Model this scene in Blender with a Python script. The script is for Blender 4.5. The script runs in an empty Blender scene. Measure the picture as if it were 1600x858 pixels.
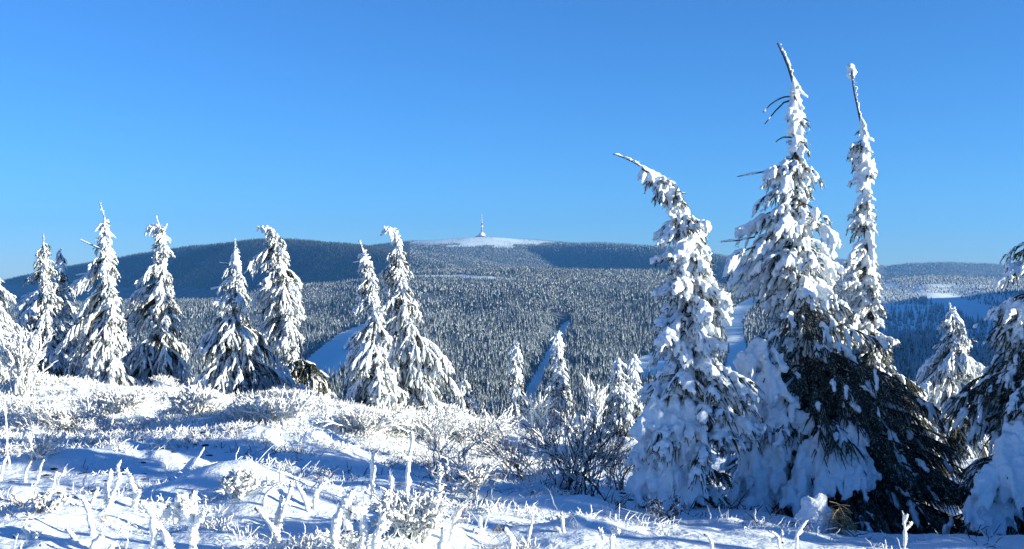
import bpy, math, random, time
import numpy as np
T0 = time.time()
R = math.radians
S = bpy.context.scene
COL = S.collection

# ------------------------------------------------------------------ camera, sky, sun, exposure
F = 1715.0                       # focal length in pixels of the 1600 px wide photograph
CX, CY = 800.0, 429.0
cam_d = bpy.data.cameras.new('camera'); cam = bpy.data.objects.new('camera', cam_d)
COL.objects.link(cam); S.camera = cam
cam.location = (0, 0, 0); cam.rotation_euler = (R(90), 0, 0)
cam_d.sensor_width = 36; cam_d.lens = 36 * F / 1600
cam_d.clip_start = 0.1; cam_d.clip_end = 60000

HAZE = 0.000045
SUN_EL, SUN_AZ = 12.5, 108.0      # azimuth clockwise from +Y (view direction): the sun is to the right
W = bpy.data.worlds.new('World'); S.world = W; W.use_nodes = True
nt = W.node_tree; bg = nt.nodes['Background']
sky = nt.nodes.new('ShaderNodeTexSky'); sky.sky_type = 'NISHITA'; sky.sun_disc = False
sky.sun_elevation = R(SUN_EL); sky.sun_rotation = R(SUN_AZ)
sky.altitude = 1350; sky.air_density = 1.0; sky.dust_density = 0.0; sky.ozone_density = 8.0
nt.links.new(sky.outputs[0], bg.inputs[0])
bg.inputs[1].default_value = 0.085
sd = bpy.data.lights.new('sun', 'SUN'); sd.energy = 5.0; sd.angle = R(0.53); sd.color = (1.0, 0.90, 0.70)
sun = bpy.data.objects.new('sun', sd); COL.objects.link(sun)
sun.rotation_euler = (R(90 - SUN_EL), 0, R(180 - SUN_AZ) + 0)
sun_dir = np.array([math.sin(R(SUN_AZ)) * math.cos(R(SUN_EL)), math.cos(R(SUN_AZ)) * math.cos(R(SUN_EL)), math.sin(R(SUN_EL))])
from mathutils import Vector
sun.rotation_euler = Vector(sun_dir).to_track_quat('Z', 'Y').to_euler()
S.view_settings.view_transform = 'Standard'; S.view_settings.look = 'None'
S.view_settings.exposure = 1.36; S.view_settings.gamma = 1
S.cycles.max_bounces = 6; S.cycles.diffuse_bounces = 3; S.cycles.glossy_bounces = 2
S.cycles.transmission_bounces = 2; S.cycles.volume_bounces = 0; S.cycles.transparent_max_bounces = 4

# ------------------------------------------------------------------ small tools
rng = np.random.default_rng(7)

def _hash(ix, iy, iz, seed):
    n = (ix.astype(np.int64) * 374761393 + iy.astype(np.int64) * 668265263 + iz.astype(np.int64) * 2147483647 + seed * 1274126177) & 0x7fffffff
    n = ((n ^ (n >> 13)) * 1274126177) & 0x7fffffff
    n = ((n ^ (n >> 16)) * 668265263) & 0x7fffffff
    return ((n ^ (n >> 15)) & 0xffffff) / 16777215.0

def vn2(x, y, seed=0):
    ix, iy = np.floor(x), np.floor(y); fx, fy = x - ix, y - iy
    fx = fx * fx * (3 - 2 * fx); fy = fy * fy * (3 - 2 * fy); z = np.zeros_like(ix)
    a = _hash(ix, iy, z, seed); b = _hash(ix + 1, iy, z, seed); c = _hash(ix, iy + 1, z, seed); d = _hash(ix + 1, iy + 1, z, seed)
    return ((a * (1 - fx) + b * fx) * (1 - fy) + (c * (1 - fx) + d * fx) * fy) * 2 - 1

def vn3(p, seed=0):
    i = np.floor(p); f = p - i; f = f * f * (3 - 2 * f); out = 0
    for dx in (0, 1):
        for dy in (0, 1):
            for dz in (0, 1):
                w = (f[..., 0] if dx else 1 - f[..., 0]) * (f[..., 1] if dy else 1 - f[..., 1]) * (f[..., 2] if dz else 1 - f[..., 2])
                out = out + w * _hash(i[..., 0] + dx, i[..., 1] + dy, i[..., 2] + dz, seed)
    return out * 2 - 1

def fbm2(x, y, s, o=3, seed=0):
    r = 0; a = 1.0; c, k = 0.8, 0.6
    for q in range(o):
        r = r + a * vn2((x * c + y * k) / s, (y * c - x * k) / s, seed + q * 17); a *= 0.5; s *= 0.47
    return r

def sstep(a, b, x):
    t = np.clip((x - a) / (b - a), 0, 1); return t * t * (3 - 2 * t)

class Geo:
    """collects vertex / face arrays (tris and quads) and builds one mesh"""
    def __init__(s): s.v = []; s.f = []; s.m = []; s.n = 0
    def add(s, v, f, mat=0):
        v = np.asarray(v, dtype=np.float64).reshape(-1, 3); f = np.asarray(f)
        if len(f) == 0: return
        s.v.append(v); s.f.append(f + s.n); s.n += len(v)
        s.m.append(np.full(len(f), mat, dtype=np.int32) if np.isscalar(mat) else np.asarray(mat, dtype=np.int32))
    def build(s, name, mats, parent=None, smooth=True, origin=None):
        me = bpy.data.meshes.new(name)
        if s.n:
            v = np.concatenate(s.v)
            if origin is not None: v = v - np.asarray(origin)
            me.vertices.add(len(v)); me.vertices.foreach_set('co', v.astype(np.float32).ravel())
            li = np.concatenate([f.ravel() for f in s.f]); tot = np.concatenate([np.full(len(f), f.shape[1]) for f in s.f])
            me.loops.add(len(li)); me.loops.foreach_set('vertex_index', li.astype(np.int32))
            me.polygons.add(len(tot)); me.polygons.foreach_set('loop_start', np.concatenate([[0], np.cumsum(tot)[:-1]]).astype(np.int32))
            me.polygons.foreach_set('material_index', np.concatenate(s.m))
            me.polygons.foreach_set('use_smooth', np.full(len(tot), smooth))
            me.update(calc_edges=True)
        for m in (mats if isinstance(mats, (list, tuple)) else [mats]): me.materials.append(m)
        o = bpy.data.objects.new(name, me); COL.objects.link(o)
        if parent is not None: o.parent = parent
        elif origin is not None: o.location = tuple(origin)
        return o

def norm(a): return a / np.maximum(np.linalg.norm(a, axis=-1, keepdims=True), 1e-9)

def tubes(P, Rr, sides=6, jit=0.0, r=None):
    """P (N,K,3) paths, Rr (N,K) radii -> verts, quads"""
    r = r or rng
    P = np.asarray(P, float); Rr = np.asarray(Rr, float)
    N, K, _ = P.shape
    t = norm(np.gradient(P, axis=1)) if K > 2 else norm(np.repeat(P[:, 1:] - P[:, :1], 2, axis=1))
    main = norm(P[:, -1] - P[:, 0] + 1e-9)
    ref = np.where(np.abs(main[:, 2:3]) > 0.85, np.array([[1.0, 0.2, 0]]), np.array([[0, 0.1, 1.0]]))[:, None, :]
    n1 = norm(np.cross(t, np.broadcast_to(ref, t.shape))); n2 = np.cross(t, n1)
    a = np.arange(sides) / sides * 2 * math.pi + r.random((N, 1)) * 6
    ca, sa = np.cos(a)[:, None, :, None], np.sin(a)[:, None, :, None]
    rad = Rr[:, :, None] * (1 + jit * (r.random((N, K, sides)) * 2 - 1))
    V = P[:, :, None, :] + rad[..., None] * (n1[:, :, None, :] * ca + n2[:, :, None, :] * sa)
    b = (np.arange(N) * K * sides)[:, None, None]; k = (np.arange(K - 1) * sides)[None, :, None]; s = np.arange(sides)[None, None, :]; s2 = (s + 1) % sides
    f = np.stack([b + k + s, b + k + s2, b + k + sides + s2, b + k + sides + s], -1).reshape(-1, 4)
    return V.reshape(-1, 3), f

def px(X, Y, D):  return np.array([(X - CX) / F * D, D, (CY - Y) / F * D])
def interp_path(pts, K):
    pts = np.asarray(pts, float); d = np.concatenate([[0], np.cumsum(np.linalg.norm(np.diff(pts, axis=0), axis=1))])
    u = np.linspace(0, d[-1], K)
    q = np.stack([np.interp(u, d, pts[:, i]) for i in range(pts.shape[1])], -1)
    for _ in range(2 if K > len(pts) * 2 else 0):
        q[1:-1] = q[1:-1] * .5 + (q[:-2] + q[2:]) * .25
    return q

def tag(o, label=None, cat=None, group=None, kind=None):
    if label: o['label'] = label
    if cat: o['category'] = cat
    if group: o['group'] = group
    if kind: o['kind'] = kind
    return o
def empty(name, loc):
    o = bpy.data.objects.new(name, None); COL.objects.link(o); o.location = tuple(loc); o.empty_display_size = 0.1; return o

# ------------------------------------------------------------------ materials
def mat(name, col, rough=0.7, var=None, scale=5.0, bump=0.0, bscale=60.0, bdist=0.01, spec=0.3, sss=0.0, bump2=None):
    m = bpy.data.materials.new(name); m.use_nodes = True; n = m.node_tree; b = n.nodes['Principled BSDF']
    b.inputs['Base Color'].default_value = (*col, 1); b.inputs['Roughness'].default_value = rough
    b.inputs['Specular IOR Level'].default_value = spec
    if sss: b.inputs['Subsurface Weight'].default_value = sss; b.inputs['Subsurface Radius'].default_value = (.03, .035, .05); b.inputs['Subsurface Scale'].default_value = .5
    tc = n.nodes.new('ShaderNodeTexCoord')
    if var:
        nz = n.nodes.new('ShaderNodeTexNoise'); nz.inputs['Scale'].default_value = scale; nz.inputs['Detail'].default_value = 4
        n.links.new(tc.outputs['Object'], nz.inputs['Vector'])
        cr = n.nodes.new('ShaderNodeValToRGB'); cr.color_ramp.elements[0].position = .35; cr.color_ramp.elements[1].position = .65
        cr.color_ramp.elements[0].color = (*col, 1); cr.color_ramp.elements[1].color = (*var, 1)
        n.links.new(nz.outputs['Fac'], cr.inputs['Fac']); n.links.new(cr.outputs['Color'], b.inputs['Base Color'])
    last = None
    for bp in ([(bump, bscale, bdist)] if bump else []) + ([bump2] if bump2 else []):
        nz = n.nodes.new('ShaderNodeTexNoise'); nz.inputs['Scale'].default_value = bp[1]; nz.inputs['Detail'].default_value = 3
        n.links.new(tc.outputs['Object'], nz.inputs['Vector'])
        bu = n.nodes.new('ShaderNodeBump'); bu.inputs['Strength'].default_value = bp[0]; bu.inputs['Distance'].default_value = bp[2]
        n.links.new(nz.outputs['Fac'], bu.inputs['Height'])
        if last: n.links.new(last.outputs[0], bu.inputs['Normal'])
        last = bu
    if last: n.links.new(last.outputs[0], b.inputs['Normal'])
    return m
M_ground = mat('ground_snow', (.66, .77, .86), .55, bump=.7, bscale=14, bdist=.03, bump2=(.6, 70, .008))
M_snow = mat('tree_snow', (.73, .80, .86), .6, bump=.8, bscale=55, bdist=.012, bump2=(.5, 220, .003))
M_rime = mat('rime', (.76, .81, .84), .6, (.74, .76, .74), 6, bump=.8, bscale=90, bdist=.01)
M_needle = mat('needles', (.022, .034, .02), .65, (.05, .052, .03), 3)
M_needle_dk = mat('needles_dark', (.014, .026, .018), .6, (.026, .036, .022), 3)
M_bark = mat('bark', (.030, .025, .022), .85, (.055, .045, .038), 12, bump=.6, bscale=40)
M_twig = mat('twig', (.07, .035, .028), .7, (.04, .025, .02), 9)
M_straw = mat('dry_grass', (.34, .27, .15), .8, (.22, .17, .10), 8)
M_leaf = mat('dead_leaf', (.05, .03, .02), .8)
M_hill = mat('hill_snow', (.70, .84, .87), .7, (.62, .78, .84), .01, bump=.4, bscale=.05, bdist=3)
M_floor = mat('forest_floor_shaded', (.06, .08, .10), .9, (.14, .18, .22), .03)  # dark floor; shade between the trees is put into the colour
M_fs = mat('forest_rime', (.36, .42, .47), .8, (.23, .29, .34), .004)
M_fd = mat('forest_needles', (.024, .038, .044), .8, (.04, .055, .055), .01)

# ------------------------------------------------------------------ terrain
# near plateau: heights through known ground points (photo column, row, depth)
_cp = [(-400, 858, 6), (0, 862, 6), (400, 862, 6), (800, 862, 6.2), (1200, 868, 6.6), (1600, 868, 7), (2100, 868, 7),
       (-200, 735, 10), (200, 738, 10), (600, 745, 10), (850, 795, 10), (1085, 803, 9.0), (1060, 765, 11), (1250, 838, 10), (1640, 862, 9.2), (2000, 840, 10),
       (0, 664, 14), (350, 672, 14), (600, 690, 14), (850, 735, 13.5), (1080, 735, 14), (1300, 735, 14), (1480, 712, 14.5), (1800, 712, 15),
       (-200, 612, 18), (150, 612, 18), (370, 618, 18), (600, 645, 17.5), (850, 678, 18), (1100, 690, 18), (1400, 690, 18), (1700, 690, 18),
       (-200, 596, 22), (150, 598, 22), (400, 606, 22), (600, 640, 22), (850, 672, 22), (1100, 684, 23), (1500, 684, 23)]
_c = np.array([px(*p) for p in _cp] + [np.array(q) for q in [(0, 2.5, -1.5), (-2, 1, -1.5), (2.2, 1, -1.6), (0, -3, -1.5), (-8, -3, -1.3), (8, -3, -1.9), (-10, 4, -1.3), (10, 4, -1.9), (-14, 12, -1.4), (16, 12, -2.4)]])
def _tps(d): return np.where(d > 1e-6, d * d * np.log(np.maximum(d, 1e-6)), 0)
_n = len(_c); _A = np.zeros((_n + 3, _n + 3)); _dd = np.linalg.norm(_c[:, None, :2] - _c[None, :, :2], axis=2)
_A[:_n, :_n] = _tps(_dd) + np.eye(_n) * 0.8; _A[:_n, _n] = 1; _A[:_n, _n + 1:] = _c[:, :2]; _A[_n:, :_n] = _A[:_n, _n:].T
_w = np.linalg.solve(_A, np.concatenate([_c[:, 2], np.zeros(3)]))
def plateau(x, y):
    sh = x.shape; x = x.ravel(); y = y.ravel(); out = np.empty_like(x)
    for i in range(0, len(x), 60000):
        a, b = x[i:i + 60000], y[i:i + 60000]
        d = np.sqrt((a[:, None] - _c[None, :, 0])**2 + (b[:, None] - _c[None, :, 1])**2)
        out[i:i + 60000] = _tps(d) @ _w[:_n] + _w[_n] + a * _w[_n + 1] + b * _w[_n + 2]
    return out.reshape(sh)
BUMPS = [((p - 800) / F * d, d, hh, sx, sy) for (p, d, hh, sx, sy) in [(365, 8.0, .17, .5, .35), (450, 7.4, .06, .4, .3), (650, 6.6, .13, .34, .3), (60, 9.0, .10, .5, .4), (90, 11.0, .14, .9, .4), (110, 7.0, .08, .5, .25),
    (330, 14, .22, 1.3, .6), (150, 15.5, .2, 1.2, .6), (560, 14.5, .2, .7, .5), (420, 12.6, .12, .9, .4), (230, 10.6, -.12, 1.2, .5), (560, 10.5, -.12, 1.3, .6), (1190, 8.8, .22, .7, .5), (1100, 9.6, .15, .6, .5), (930, 8.3, .08, .3, .25), (1000, 6.6, .05, .8, .3)]]
def lumps(x, y):
    r = np.hypot(x, y)
    tuft = sstep(-.15, .5, fbm2(x, y, 1.3, 2, 5))
    z = fbm2(x, y, 2.4, 2, 1) * .11 + fbm2(x, y, .75, 3, 2) * .085 * (.5 + tuft)
    for (a, b, hh, sx, sy) in BUMPS: z = z + hh * np.exp(-((x - a) / sx)**2 - ((y - b) / sy)**2)
    z = z + np.maximum(fbm2(x, y, .30, 2, 3), -.25) * .058 * (.3 + tuft) + fbm2(x, y, .10, 2, 4) * .017 * (.35 + tuft)
    u = 800 + F * x / np.maximum(y, .5)
    calm = 1 - .55 * sstep(850, 1000, u) * sstep(1500, 1250, u)
    back = sstep(13, 16, r) * sstep(900, 600, u)
    return z * calm * (1 + .4 * back) * sstep(400, 60, r)

_pxc = np.array([-900, -300, 0, 300, 500, 650, 800, 1000, 1150, 1300, 1450, 1600, 2000], float)
_Dk = np.array([500, 700, 850, 1000, 1300, 1600, 2000, 2500, 3000, 3600, 4200, 5200, 7000, 12000], float)
_T = {  # rows of the photo reached at each depth, per column
 -900: [690, 660, 620, 560, 510, 486, 488], -300: [680, 645, 600, 550, 505, 482, 486], 0: [672, 635, 595, 545, 502, 480, 484], 300: [664, 625, 582, 530, 488, 472, 478],
 500: [656, 614, 566, 510, 469, 449, 456], 650: [652, 607, 551, 496, 452, 425, 432], 800: [652, 607, 550, 491, 446, 421.5, 428],
 1000: [650, 606, 550, 490, 448, 426, 431], 1150: [640, 592, 536, 490, 462, 450, 452], 1300: [622, 572, 522, 482, 455, 446, 448],
 1450: [612, 562, 512, 474, 447, 436, 439], 1600: [602, 556, 508, 474, 452, 441, 444], 2000: [590, 545, 500, 466, 445, 436, 440]}
_Z = np.zeros((len(_pxc), len(_Dk)))
for _i, _p in enumerate(_pxc):
    rows = _T[int(_p)]
    for _j, _r in enumerate(rows): _Z[_i, 4 + _j] = (CY - _r) / F * _Dk[4 + _j]
    _Z[_i, 3] = _Z[_i, 4] - 75; _Z[_i, 2] = _Z[_i, 3] - 60; _Z[_i, 1] = _Z[_i, 2] - 60; _Z[_i, 0] = _Z[_i, 1] - 60
    _Z[_i, 11:] = [-260, -330, -380]
def table(x, y):
    Y = np.maximum(y, 300); u = 800 + F * x / Y
    iu = np.clip(np.interp(u, _pxc, np.arange(len(_pxc))), 0, len(_pxc) - 1.001); iv = np.clip(np.interp(Y, _Dk, np.arange(len(_Dk))), 0, len(_Dk) - 1.001)
    a = iu.astype(int); b = iv.astype(int); fa = iu - a; fb = iv - b
    fa = fa * fa * (3 - 2 * fa)
    return (_Z[a, b] * (1 - fb) + _Z[a, b + 1] * fb) * (1 - fa) + (_Z[a + 1, b] * (1 - fb) + _Z[a + 1, b + 1] * fb) * fa
def rp(X, Y, D): return px(X, Y, D)
RIDGES = [  # polyline of (column, row, depth), slope, rounding
 ([(-500, 475, 10500), (-200, 462, 9300), (0, 441, 8200), (100, 418, 7700), (200, 402, 7150), (300, 385, 6600), (400, 375.5, 6100), (480, 378, 5800), (560, 385, 5400), (650, 400, 5000), (730, 425, 4700)], .60, 110),
 ([(480, 402, 8600), (600, 388, 8400), (680, 376, 8150), (750, 370.5, 8000), (810, 374.5, 8000), (870, 382, 8100), (960, 395, 8300)], .17, 260),
 ([(690, 400, 8000), (780, 389, 7600), (870, 381.5, 7200), (960, 382, 6700), (1040, 387, 6200), (1120, 400, 5700), (1200, 416, 5300), (1300, 440, 4900)], .50, 120),
 ([(620, 392, 7200), (700, 400, 6500), (760, 412, 6000)], .22, 90),
 ([(1050, 412, 9000), (1180, 399, 9200), (1300, 405, 9300), (1370, 419, 9100), (1430, 411.5, 9000), (1480, 410, 8900), (1540, 412.5, 8800), (1600, 420, 8600), (1900, 424, 8600)], .22, 200),
 ([(2250, 395, 1150), (2150, 360, 1500), (2050, 345, 1900), (2000, 355, 2300), (2000, 375, 2700), (2100, 400, 3100)], .42, 120),  # ridge added out of view to shade the right-hand slope
 ([(1250, 434, 7400), (1430, 431, 7300), (1560, 432, 7200), (1900, 430, 7000)], .2, 120),
]
def hill(x, y, poly, slope, rnd):
    best = np.full(x.shape, -1e9)
    pts = [rp(*p) for p in poly]
    for a, b in zip(pts[:-1], pts[1:]):
        ab = b[:2] - a[:2]; t = np.clip(((x - a[0]) * ab[0] + (y - a[1]) * ab[1]) / (ab @ ab), 0, 1)
        d = np.hypot(x - a[0] - ab[0] * t, y - a[1] - ab[1] * t)
        z = a[2] + (b[2] - a[2]) * t - slope * (np.sqrt(d * d + rnd * rnd) - rnd)
        best = np.maximum(best, z)
    return best
def smax(a, b, k=12.0):
    d = np.clip(.5 + (a - b) / (2 * k), 0, 1); return b * (1 - d) + a * d + k * d * (1 - d)
def H(x, y, detail=True):
    x = np.asarray(x, float); y = np.asarray(y, float)
    r = np.hypot(x, y); s = np.minimum(1, 26 / np.maximum(r, 1e-6))
    near = plateau(x * s, y * s)
    if detail: near = near + lumps(x, y)
    q = np.maximum(r - 22.5, 0); near = near - .44 * (np.sqrt(q * q + 9) - 3)
    far = r > 350
    if far.any():
        X, Y = x[far], y[far]
        t = np.clip((Y - 1500) / 950, 0, 1); cut = -20 * np.exp(-((X - 4 - 108 * t) / 26)**2) * ((Y > 1450) & (Y < 2500))  # gully, like the tilt below, shaped to put the clearings in shade
        z = table(X, Y) + cut + .45 * (X + 285) * np.exp(-((X + 285) / 100)**2 - ((Y - 1950) / 420)**2) + (fbm2(X * 1.25 - Y * .35, Y * .45, 260, 2, 9) * 13 + fbm2(X, Y, 120, 2, 19) * 3) * sstep(1100, 1500, Y) * (1 - .6 * sstep(2600, 3400, Y))
        for p, sl, rn in RIDGES: z = smax(z, hill(X, Y, p, sl, rn) + fbm2(X, Y, 500, 3, 21) * 5)
        near[far] = smax(z, near[far], 8.0)
    return near

CLEAR = [[(472, 566), (530, 521), (562, 508), (605, 503), (605, 560), (562, 558), (530, 585), (512, 602)],
         [(884, 500), (893, 503), (878, 540), (864, 564), (843, 612), (838, 640), (815, 640), (822, 608), (848, 562), (868, 520)],
         [(993, 562), (1030, 546), (1062, 548), (1062, 592), (1003, 602), (996, 585)],
         [(1116, 494), (1150, 478), (1178, 461), (1190, 468), (1160, 502), (1168, 560), (1155, 610), (1125, 610), (1140, 540), (1125, 505)],
         [(1425, 454), (1482, 460), (1540, 478), (1620, 500), (1620, 540), (1545, 511), (1500, 491), (1455, 474)],
         [(1380, 441), (1402, 446), (1404, 454), (1382, 450)], [(600, 432), (720, 429), (800, 434), (860, 441), (800, 438), (700, 433)]]
def inpoly(u, v, P):
    c = np.zeros(len(u), bool); n = len(P)
    for i in range(n):
        x1, y1 = P[i]; x2, y2 = P[(i + 1) % n]
        if y1 == y2: continue
        c ^= ((y1 > v) != (y2 > v)) & (u < (x2 - x1) * (v - y1) / (y2 - y1) + x1)
    return c
def dome_mask(x, y, z): return (np.hypot(x + 230, (y - 8000) * .6) < 520 + 60 * fbm2(x, y, 200, 2, 71)) & (z > 190 + 22 * fbm2(x, y, 240, 3, 75))

def polar(name, r0, r1, dr, angs, mats, closed=False, kind='structure', label=None):
    n = int(math.ceil(math.log(r1 / r0) / dr)) + 1
    rr = np.geomspace(r0, r1, n); A, Rg = np.meshgrid(angs, rr)
    x = Rg * np.sin(A); y = Rg * np.cos(A); z = H(x, y)
    m = len(angs); V = np.stack([x, y, z], -1).reshape(-1, 3)
    i = np.arange(n - 1)[:, None] * m; j = np.arange(m if closed else m - 1)[None, :]; j2 = (j + 1) % m
    f = np.stack([i + j, i + m + j, i + m + j2, i + j2], -1).reshape(-1, 4)[:, ::-1]
    mi = 0
    if name == 'hills':
        c = V[f].mean(1); u = CX + F * c[:, 0] / np.maximum(c[:, 1], 1); v = CY - F * c[:, 2] / np.maximum(c[:, 1], 1); op = c[:, 1] < 900
        for P in CLEAR: op |= inpoly(u, v, P)
        op |= dome_mask(c[:, 0], c[:, 1], c[:, 2]); op |= (u > 1372) & (v > 440) & (v < 580) & (c[:, 1] < 4000); mi = (~op).astype(int)
    g = Geo(); g.add(V, f, mi)
    if closed:
        c = np.array([[0, 0, float(H(np.array([0.0]), np.array([0.0]))[0])]]); k = len(V)
        g.v[0] = np.concatenate([V, c]); g.n += 1
        jj = np.arange(m); g.f.append(np.stack([jj, (jj + 1) % m, np.full(m, k)], -1)); g.m.append(np.zeros(m, np.int32))
    return tag(g.build(name, mats), kind=kind)
fov = np.radians(np.arange(-34, 34.01, .07))
angs = np.concatenate([fov, np.radians(np.arange(35, 325.5, 1.5))])
polar('snow_ground', 1.5, 60, .0062, angs, M_ground, closed=True)
angs2 = np.radians(np.arange(-50, 50.01, .12))
polar('hills', 60, 15000, .009, angs2, [M_hill, M_floor])
print('terrain', time.time() - T0)

def ground_at(X, Y):
    """depth at which the sight line through (column,row) meets the near ground"""
    D = np.linspace(4.5, 26, 900); p = np.stack([px(X, Y, d) for d in D])
    h = H(p[:, 0], p[:, 1]); k = np.nonzero(h >= p[:, 2])[0]
    return D[k[0]] if len(k) else None
def hz(x, y): return float(H(np.array([float(x)]), np.array([float(y)]))[0])

# ------------------------------------------------------------------ snowy spruces
def lerp_prof(prof, rows):
    p = np.array(prof, float); return np.interp(rows, p[:, 0], p[:, 1]), np.interp(rows, p[:, 0], p[:, 2])
def crown_points(path, s):
    K = path.shape[1]; u = np.clip(s, 0, .9999) * (K - 1); i = u.astype(int); f = (u - i)[:, None]
    idx = np.arange(len(s)); a = path[idx, i]; b = path[idx, i + 1]
    return a * (1 - f) + b * f, norm(b - a)

def snow_fingers(g, base, dirv, L, w, K=6, sides=6, droop=.35, jit=.28, mat=0, lift=.35, r=None):
    """lumpy snow-laden twigs"""
    N = len(base); u = np.linspace(0, 1, K)[None, :, None]
    P = base[:, None, :] + dirv[:, None, :] * L[:, None, None] * u
    P[..., 2] -= (L[:, None] * droop * u[..., 0]**2)
    P += r.normal(0, 1, (N, K, 3)) * (w[:, None, None] * .22)
    P[..., 2] += w[:, None] * lift
    prof = np.interp(np.linspace(0, 1, K), [0, .12, .45, .85, 1], [.15, .75, 1.05, .9, .12])[None, :] * r.uniform(.65, 1.35, (N, K))
    g.add(*tubes(P, w[:, None] * prof, sides, jit, r), mat=mat)
    return P

def needle_blades(g, P, L, n, r, mat=0, ln=.02, wd=.0035):
    """thin needle triangles bristling from twig paths P (N,K,3)"""
    N, K, _ = P.shape; idx = np.repeat(np.arange(N), n); s = r.random(len(idx)) * (K - 1.001); i = s.astype(int); f = (s - i)[:, None]
    a = P[idx, i]; b = P[idx, i + 1]; c = a * (1 - f) + b * f; t = norm(b - a)
    rnd = norm(r.normal(0, 1, c.shape)); side = norm(np.cross(t, rnd)); d = norm(side + t * .6) * (ln * r.uniform(.6, 1.3, (len(c), 1)))
    wv = norm(np.cross(d, t)) * wd
    V = np.stack([c - wv, c + wv, c + d], 1).reshape(-1, 3); g.add(V, np.arange(len(V)).reshape(-1, 3), mat)

def spruce(label, trunk, prof, D, base_row=None, n_br=150, tw=13, cover=.8, wid=.0185, tlen=.22, seed=1, shade_side=None, droop=.55,
           leader=None, sticks=(), near=False, blades=8, trunk_snow=1.0, depth_scale=.85, bottom_dark=None, cat='spruce', name='snowy_spruce', tr_r=.045, pillows=(), wood_rows=0, group='rime covered spruces on the ridge', crust=1.0, knob=(), gap=.30, fill=None):
    r = np.random.default_rng(seed); n_br = int(n_br * (.95 if near else .74))
    tp = np.array(trunk, float); x0, yb = tp[-1]
    bx = (x0 - CX) / F * D; zb = hz(bx, D); org = np.array([bx, D, zb])
    rows = tp[:, 1]; cols = tp[:, 0]; sc = D / F
    root = empty(name, org); tag(root, label, cat, group)
    yoff = lambda rw: np.sin((rw - rows[0]) * .013 + seed) * sc * 6
    # trunk path in world: column/row at depth D, bottom sunk to the ground
    pts = [np.array([(c - CX) * sc, D + yoff(q), (CY - q) * sc]) for c, q in tp]; pts[-1][2] = min(pts[-1][2], zb - .05)
    tpath = interp_path(np.array(pts), 40); ln = np.linalg.norm(pts[0] - pts[-1])
    tr = np.interp(np.linspace(0, 1, 40), [0, .12, .3, 1], [.09, .17, .5, 1.0]) * tr_r * (ln / 3.2)**.8
    g = Geo(); g.add(*tubes(tpath[None], tr[None], 8, .12, r)); g.build('trunk', M_bark, root, origin=org)
    # snow plastered on the windward side of the trunk
    gs = Geo()
    K = 46; q = interp_path(tpath, K); full = np.interp(np.linspace(0, 1, K), np.linspace(0, 1, 40), tr)
    if trunk_snow > 0:
        lead_k = int(K * (wood_rows / max(rows[-1] - rows[0], 1)))
        w = full * 1.0 + .014 * trunk_snow * r.uniform(.6, 1.6, K)
        qq = q + np.array([1, -.45, .1]) * (full * .6 + .005)[:, None]
        w[:max(lead_k, 1)] = (full[:max(lead_k, 1)] * .35 + .003) * (.5 + r.random(max(lead_k, 1))); w[0] *= .5; w[-1] *= .5
        g_end = int(K * .8)
        gs.add(*tubes(qq[None, :g_end], w[None, :g_end], 8, .38, r))
        if lead_k > 1:                                               # small rime feathers on the windward side of the bare tip
            n = 70 if near else 26; kk = r.random(n) * (lead_k - 1); k0 = kk.astype(int); bb = qq[k0] + (qq[np.minimum(k0 + 1, K - 1)] - qq[k0]) * (kk - k0)[:, None] + r.normal(0, .003, (n, 3))
            dd = norm(np.array([.9, -.3, .1]) + r.normal(0, .45, (n, 3))); snow_fingers(gs, bb, dd, r.uniform(.012, .04, n), r.uniform(.004, .008, n), K=3, sides=4, droop=.1, r=r)
        n = int((340 if near else 190) * trunk_snow); kk = lead_k + r.random(n) * (g_end - lead_k - 1); k0 = kk.astype(int); pth = q[k0] + (q[k0 + 1] - q[k0]) * (kk - k0)[:, None]
        ag = r.random(n) * 6.28; dd = norm(np.stack([np.cos(ag), np.sin(ag), -r.uniform(.2, 1.6, n)], -1)); bb = pth + dd * np.array([1, 1, 0]) * (full[k0] * .8)[:, None]
        snow_fingers(gs, bb, dd, r.uniform(.4, 1.1, n) * tlen * .75, r.uniform(.6, 1.2, n) * wid, K=6, sides=6, droop=.4, jit=.34, r=r)
        n = int(160 * trunk_snow); k = r.integers(lead_k, g_end, n)                # rime teeth pointing upwind
        bb = qq[k] + r.normal(0, .006, (n, 3)); dd = norm(np.array([.9, -.25, .15]) + r.normal(0, .35, (n, 3)))
        snow_fingers(gs, bb, dd, r.uniform(.02, .06, n) * (D / 10)**.4, r.uniform(.008, .016, n) * (D / 10)**.3, K=4, sides=5, droop=.1, r=r)
    for (a, b, sz) in knob:
        vv, fv = ico(); gs.add(vv * sz * (1 + .3 * vn3(vv * 3 + a)[:, None]) + px(a, b, D), fv)
    # branches
    rowb, rowt = prof[-1][0], prof[0][0]
    nw = max(int((rowb - rowt) / (15 if near else 11)), 4); wr = np.sort(r.random(nw))            # whorls of boughs
    sg = np.linspace(0, 1, 200); pl_, pr_ = lerp_prof(prof, rowt + (rowb - rowt) * sg); cd = np.cumsum((pr_ - pl_)**.8 + 4); cd = cd / cd[-1]
    tt = np.clip(np.where(r.random(n_br) < .65, wr[r.integers(0, nw, n_br)], r.random(n_br)) + r.normal(0, .008, n_br), 0, 1)
    tip = rowt + (rowb - rowt) * np.interp(tt, cd, sg)
    # denser where the crown is wide
    lft, rgt = lerp_prof(prof, tip); tc = np.interp(tip, rows, cols)
    rl = np.maximum(tc - lft, 3) * sc; rr_ = np.maximum(rgt - tc, 3) * sc
    ph = r.random(n_br) * 2 * math.pi
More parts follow.
